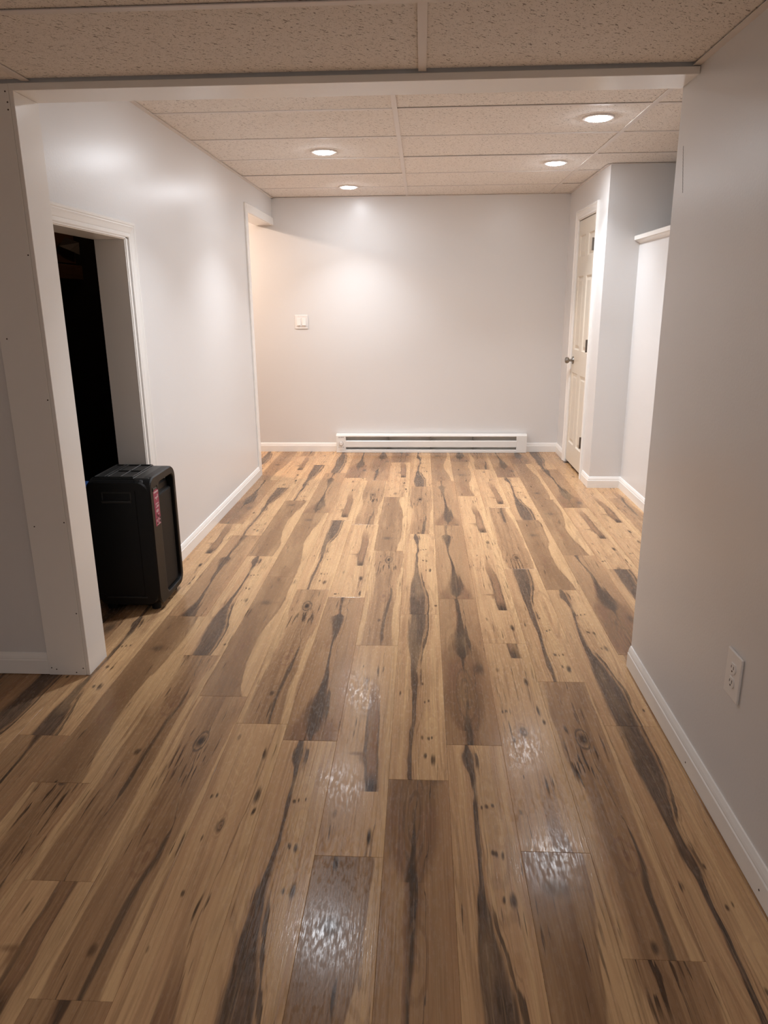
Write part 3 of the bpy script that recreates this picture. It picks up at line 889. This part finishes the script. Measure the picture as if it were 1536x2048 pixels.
hb('end_cap', (-W2, -.067, .0), (EL, -.008, .160), M['white_metal'], .002)
hb('end_cap', (ER, -.067, .0), (W2, -.008, .160), M['white_metal'], .002)
bm = bmesh.new()
cyl(bm, (EL, -.032, .075), (ER, -.032, .075), .008, .008, 10)
bm_obj('heating_tube', bm, M['grey_in'], ht)
bm = bmesh.new()
nf = 150
for i in range(nf):
    xx = EL + .02 + (ER - EL - .04) * i / (nf - 1)
    box(bm, (xx, -.050, .048), (xx + .0008, -.014, .100))
fo = bm_obj('heating_fins', bm, M['grey_in'], ht); fo['kind'] = 'stuff'
hb('inner_back', (EL, -.010, .02), (ER, -.0082, .155), M['white_metal'], 0)
for q in (.25, .5, .75):
    xx = EL + (ER - EL) * q
    hb('bracket', (xx - .004, -.060, .02), (xx + .004, -.010, .152), M['grey_in'], 0)
bm = bmesh.new()
cyl(bm, (-W2 + .046, -.067, .086), (-W2 + .046, -.080, .086), .018, .016, 24)
box(bm, (-W2 + .0445, -.082, .086), (-W2 + .0475, -.079, .100))
kb = bm_obj('thermostat_knob', bm, M['plastic'], ht)
bm = bmesh.new(); cyl(bm, (-W2 + .046, -.0669, .086), (-W2 + .046, -.0676, .086), .021, .021, 24); bm_obj('dial_ring', bm, M['grey_print'], ht)
bm = bmesh.new()
for i, ww in enumerate((.008, .006, .009, .007, .008)):
    xx = -W2 + .022 + i * .0105
    box(bm, (xx, -.0676, .142), (xx + ww, -.0669, .150))
bm_obj('printed_plate', bm, M['grey_print'], ht)
for xx in (-W2 + .022, -W2 + .046, -W2 + .068):
    pass
bm = bmesh.new()
for xx in (-W2 + .020, -W2 + .040, -W2 + .060):
    box(bm, (xx, -.0676, .048), (xx + .010, -.0669, .054))
bm_obj('dial_marks', bm, M['grey_print'], ht)

# ------------------------------------------------------------------ light switch
sw = empty('light_switch', (-1.1008, YB, 1.2025))
tag(sw, 'white double rocker light switch plate on the back wall', 'switch')
boxes('wall_plate', [((-.0595, -.006, -.0615), (.0595, -.0003, .0615))], M['plastic'], sw, .003, 2)
for xx in (-.024, .024):
    boxes('rocker_frame', [((xx - .0185, -.0075, -.035), (xx + .0185, -.005, .035))], M['plastic'], sw, .001)
    bm = bmesh.new()
    vs = [bm.verts.new(p) for p in ((xx - .0155, -.0072, -.032), (xx + .0155, -.0072, -.032), (xx + .0155, -.0072, .032), (xx - .0155, -.0072, .032),
                                    (xx - .0155, -.0145, -.031), (xx + .0155, -.0145, -.031), (xx + .0155, -.0080, .031), (xx - .0155, -.0080, .031))]
    for f in ((0, 1, 2, 3), (4, 7, 6, 5), (0, 4, 5, 1), (1, 5, 6, 2), (2, 6, 7, 3), (3, 7, 4, 0)):
        bm.faces.new([vs[i] for i in f])
    bm_obj('rocker', bm, M['plastic'], sw)
for xx in (-.024, .024):
    for zz in (-.050, .050):
        bm = bmesh.new(); cyl(bm, (xx, -.0058, zz), (xx, -.0068, zz), .003, .0026, 10); bm_obj('screw', bm, M['grid'], sw)

# ------------------------------------------------------------------ wall outlet
ol = empty('wall_outlet', (XR, 1.7420, .4330), (0, 0, 0))
tag(ol, 'white duplex wall outlet low on the near right wall', 'outlet')
boxes('wall_plate', [((-.0065, -.043, -.0635), (-.0003, .043, .0635))], M['plastic'], ol, .003, 2)
for zz in (-.0195, .0195):
    bm = bmesh.new()
    n = 28
    fr, bk = [], []
    for i in range(n):
        a = 2 * math.pi * i / n
        yy, zq = .0172 * math.cos(a), .0172 * math.sin(a)
        zq = max(-.0143, min(.0143, zq))
        fr.append(bm.verts.new((-.0088, yy * .97, zz + zq * .97))); bk.append(bm.verts.new((-.0060, yy, zz + zq)))
    for i in range(n):
        j = (i + 1) % n
        bm.faces.new((fr[i], fr[j], bk[j], bk[i]))
    bm.faces.new(fr)
    rc = bm_obj('receptacle', bm, M['plastic'], ol)
    bm = bmesh.new()
    box(bm, (-.0093, -.0075, zz - .001), (-.0086, -.0055, zz + .008))
    box(bm, (-.0093, .0055, zz - .000), (-.0086, .0075, zz + .007))
    cyl(bm, (-.0086, 0, zz - .0078), (-.0093, 0, zz - .0078), .0026, .0026, 10)
    bm_obj('slots', bm, M['hole'], rc)
bm = bmesh.new(); cyl(bm, (-.0063, 0, 0), (-.0076, 0, 0), .0034, .003, 12); bm_obj('screw', bm, M['grid'], ol)

# ------------------------------------------------------------------ portable speaker standing in the doorway
sp = empty('portable_speaker', (-1.340, 3.225, 0))
tag(sp, 'large black portable speaker box with a magenta sticker standing by the dark doorway', 'speaker')
# local frame: x from -.18 to .18 (right face at .18), y from -.165 to .165 (near face at -.165)
SX, SY, S0, S1 = .150, .165, .030, .632
def rounded_ring(y_or_x, r, w0, w1, z0, z1, n=6):
    """points of a rounded rectangle in a plane: (w, z)"""
    pts = []
    for cx_, cz_, a0 in ((w1 - r, z1 - r, 0), (w0 + r, z1 - r, 90), (w0 + r, z0 + r, 180), (w1 - r, z0 + r, 270)):
        for i in range(n + 1):
            a = math.radians(a0 + 90 * i / n)
            pts.append((cx_ + r * math.cos(a), cz_ + r * math.sin(a)))
    return pts
# body shell: rounded in the (y,z) plane, swept along x
def tube_x(bm, sections):
    prev = None
    first = None
    for xx, pts in sections:
        ring = [bm.verts.new((xx, a, c)) for a, c in pts]
        if prev:
            for i in range(len(ring)):
                j = (i + 1) % len(ring)
                bm.faces.new((prev[i], prev[j], ring[j], ring[i]))
        else:
            first = ring
        prev = ring
    bm.faces.new(first[::-1])
    bm.faces.new(prev)
bm = bmesh.new()
tube_x(bm, [(-SX, rounded_ring(0, .035, -SY + .02, SY - .02, S0 + .02, S1 - .03)),
            (-SX + .02, rounded_ring(0, .045, -SY + .004, SY - .004, S0 + .004, S1 - .006)),
            (SX - .075, rounded_ring(0, .045, -SY + .004, SY - .004, S0 + .004, S1 - .006)),
            (SX - .030, rounded_ring(0, .045, -SY + .006, SY - .014, S0 + .006, S1 - .070))])
bm_obj('body', bm, M['black'], sp, smooth=False)
# bumper frame round the right face: wide near post, slim far post, thin bottom bar, top grip bar
def frame_x(bm, x0, x1, out, inn):
    o0 = [bm.verts.new((x0, a, c)) for a, c in out]; o1 = [bm.verts.new((x1 - .006, a, c)) for a, c in out]
    i0 = [bm.verts.new((x0, a, c)) for a, c in inn]; i1 = [bm.verts.new((x1 - .004, a, c)) for a, c in inn]
    mo = [bm.verts.new((x1, a * .985 + .0, S0 + .3 + (c - S0 - .3) * .985)) for a, c in out]
    mi = [bm.verts.new((x1, a + (b_[0] - a) * .12, c + (b_[1] - c) * .12)) for (a, c), b_ in zip(inn, out)]
    n = len(out)
    for i in range(n):
        j = (i + 1) % n
        for p, q in ((o0, o1), (o1, mo), (mo, mi), (mi, i1), (i1, i0), (i0, o0)):
            bm.faces.new((p[i], p[j], q[j], q[i]))
bm = bmesh.new()
frame_x(bm, SX - .040, SX, rounded_ring(0, .055, -SY, SY, S0, S1 - .002, 8), rounded_ring(0, .030, -SY + .108, SY - .026, S0 + .028, S1 - .040, 8))
bm_obj('bumper_frame', bm, M['black'], sp)
# top bar bridging body and frame over the hand recess, and the near shoulder under it
boxes('grip_bar', [((SX - .085, -SY + .03, S1 - .020), (SX - .012, SY - .035, S1 - .0035))], M['black_grey'], sp, .005, 2)
boxes('shoulder', [((SX - .090, -SY + .003, S0 + .02), (SX - .030, -SY + .098, S1 - .008))], M['black'], sp, .02, 3)
# side panel, a shade lighter, set back inside the bumper frame
boxes('side_panel', [((SX - .034, -SY + .100, S0 + .03), (SX - .014, SY - .03, S1 - .105))], M['charcoal_side'], sp, .006, 2)
bm = bmesh.new()
vs = [bm.verts.new(p) for p in ((SX - .018, -SY + .104, S1 - .11), (SX - .018, SY - .03, S1 - .11), (SX - .066, SY - .034, S1 - .052), (SX - .066, -SY + .112, S1 - .052))]
bm.faces.new(vs)
bmesh.ops.solidify(bm, geom=bm.faces[:], thickness=.004)
bm_obj('grip_recess', bm, M['black_grey'], sp)
# near face: inset panel with a pull grip near the top and a lip near the foot
bm = bmesh.new()
pts_o = rounded_ring(0, .05, -SX + .022, SX - .048, S0 + .045, S1 - .045, 6)
pts_i = rounded_ring(0, .045, -SX + .030, SX - .056, S0 + .053, S1 - .053, 6)
a_ = [bm.verts.new((p, -SY + .002, q)) for p, q in pts_o]; c_ = [bm.verts.new((p, -SY + .012, q)) for p, q in pts_i]
d_ = [bm.verts.new((p, -SY + .020, q)) for p, q in pts_o]
n = len(a_)
for i in range(n):
    j = (i + 1) % n
    bm.faces.new((a_[i], a_[j], c_[j], c_[i])); bm.faces.new((a_[i], d_[i], d_[j], a_[j]))
bm.faces.new(c_); bm.faces.new(d_[::-1])
# the flat rim that surrounds the inset
bm_obj('rear_panel', bm, M['black_panel'], sp)
bm = bmesh.new()
po = rounded_ring(0, .055, -SX + .004, SX - .008, S0 + .004, S1 - .012, 6)
a_ = [bm.verts.new((p, -SY + .006, q)) for p, q in po]; c_ = [bm.verts.new((p, -SY - .001, q)) for p, q in rounded_ring(0, .052, -SX + .010, SX - .012, S0 + .010, S1 - .018, 6)]
e_ = [bm.verts.new((p, -SY - .001, q)) for p, q in pts_o]; d_ = [bm.verts.new((p, -SY + .006, q)) for p, q in pts_o]
for i in range(n):
    j = (i + 1) % n
    for p, q in ((a_, c_), (c_, e_), (e_, d_), (d_, a_)):
        bm.faces.new((p[i], p[j], q[j], q[i]))
bm_obj('rear_rim', bm, M['black'], sp)
boxes('pull_grip', [((-.075, -SY - .004, S1 - .110), (.060, -SY + .012, S1 - .098)), ((-.075, -SY + .002, S1 - .098), (-.068, -SY + .012, S1 - .062)), ((.053, -SY + .002, S1 - .098), (.060, -SY + .012, S1 - .062)), ((-.075, -SY + .002, S1 - .066), (.060, -SY + .012, S1 - .060))], M['black_grey'], sp, .003, 2)
boxes('foot_lip', [((-SX + .05, -SY - .003, S0 + .040), (SX - .06, -SY + .010, S0 + .047))], M['black_grey'], sp, .0025, 2)
# top tray with ribs
tz = S1 - .006
boxes('top_tray', [((-SX + .030, -SY + .035, tz - .002), (SX - .085, SY - .030, tz + .002))], M['black_grey'], sp, .0015)
rb = []
x0r, x1r, y0r, y1r = -SX + .034, SX - .089, -SY + .039, SY - .034
rb += [((x0r, y0r, tz), (x1r, y0r + .006, tz + .008)), ((x0r, y1r - .006, tz), (x1r, y1r, tz + .008)), ((x0r, y0r, tz), (x0r + .006, y1r, tz + .008)), ((x1r - .006, y0r, tz), (x1r, y1r, tz + .008))]
for rx in (x0r + .045, x0r + .060, (x0r + .06 + x1r) / 2):
    rb.append(((rx - .003, y0r, tz), (rx + .003, y1r, tz + .008)))
rb.append(((x0r + .06, (y0r + y1r) / 2 - .003, tz), (x1r, (y0r + y1r) / 2 + .003, tz + .008)))
for a, c in rb:
    boxes('tray_rib', [(a, c)], M['black_grey'], sp, .0015)
boxes('latch', [((SX - .006, -SY + .030, S1 - .062), (SX + .0015, -SY + .080, S1 - .052)), ((SX - .006, -SY + .024, S1 - .066), (SX + .0035, -SY + .032, S1 - .046)), ((SX - .006, -SY + .080, S1 - .066), (SX + .0035, -SY + .088, S1 - .046))], M['black_grey'], sp, .002)
for xx in (-.105, .105):
    for yy in (-.11, .12):
        bm = bmesh.new(); cyl(bm, (xx, yy, 0.0), (xx, yy, S0 + .012), .020, .024, 16); bm_obj('foot', bm, M['rubber'], sp)
# sticker with its pale printed marks
sx = SX + .0006
st = boxes('sticker', [((SX - .003, -SY + .030, .405), (sx, -SY + .092, .572))], M['magenta'], sp, 0)
bm = bmesh.new()
def mark(y0, z0, y1, z1):
    box(bm, (sx - .0002, -SY + y0, z0), (sx + .0005, -SY + y1, z1))
mark(.034, .556, .088, .563)
mark(.044, .530, .082, .537); mark(.060, .521, .067, .530); mark(.072, .538, .082, .545)
mark(.046, .487, .082, .492); mark(.046, .500, .052, .508); mark(.058, .492, .082, .497); mark(.050, .503, .082, .508)
mark(.050, .465, .076, .478); mark(.044, .468, .048, .476)
mark(.066, .452, .078, .458)
mark(.040, .425, .047, .433); mark(.052, .420, .058, .436); mark(.064, .428, .074, .437); mark(.078, .424, .086, .430)
mark(.046, .407, .086, .410); mark(.060, .410, .066, .418); mark(.074, .410, .080, .415)
bm_obj('sticker_print', bm, M['sticker_white'], st)
bm = bmesh.new()
for y0, z0, y1, z1 in ((.050, .446, .058, .458), (.064, .440, .076, .449), (.044, .436, .052, .441), (.080, .412, .090, .438), (.046, .412, .058, .418)):
    box(bm, (sx - .0002, -SY + y0, z0), (sx + .0004, -SY + y1, z1))
bm_obj('sticker_dark_print', bm, M['dark'], st)

# ------------------------------------------------------------------ blue carton half hidden behind the speaker
ct = empty('carton', (-1.592, 3.22, 0))
tag(ct, 'tall narrow blue carton half hidden between jamb and black speaker', 'box')
boxes('carton_body', [((-.045, -.05, 0), (.045, .05, .572))], M['blue'], ct, .002)
boxes('white_band', [((-.0455, -.0505, .478), (.0455, .0505, .505))], M['carton_white'], ct, 0)
boxes('red_band', [((-.0455, -.0505, .458), (.0455, .0505, .478))], M['carton_red'], ct, 0)
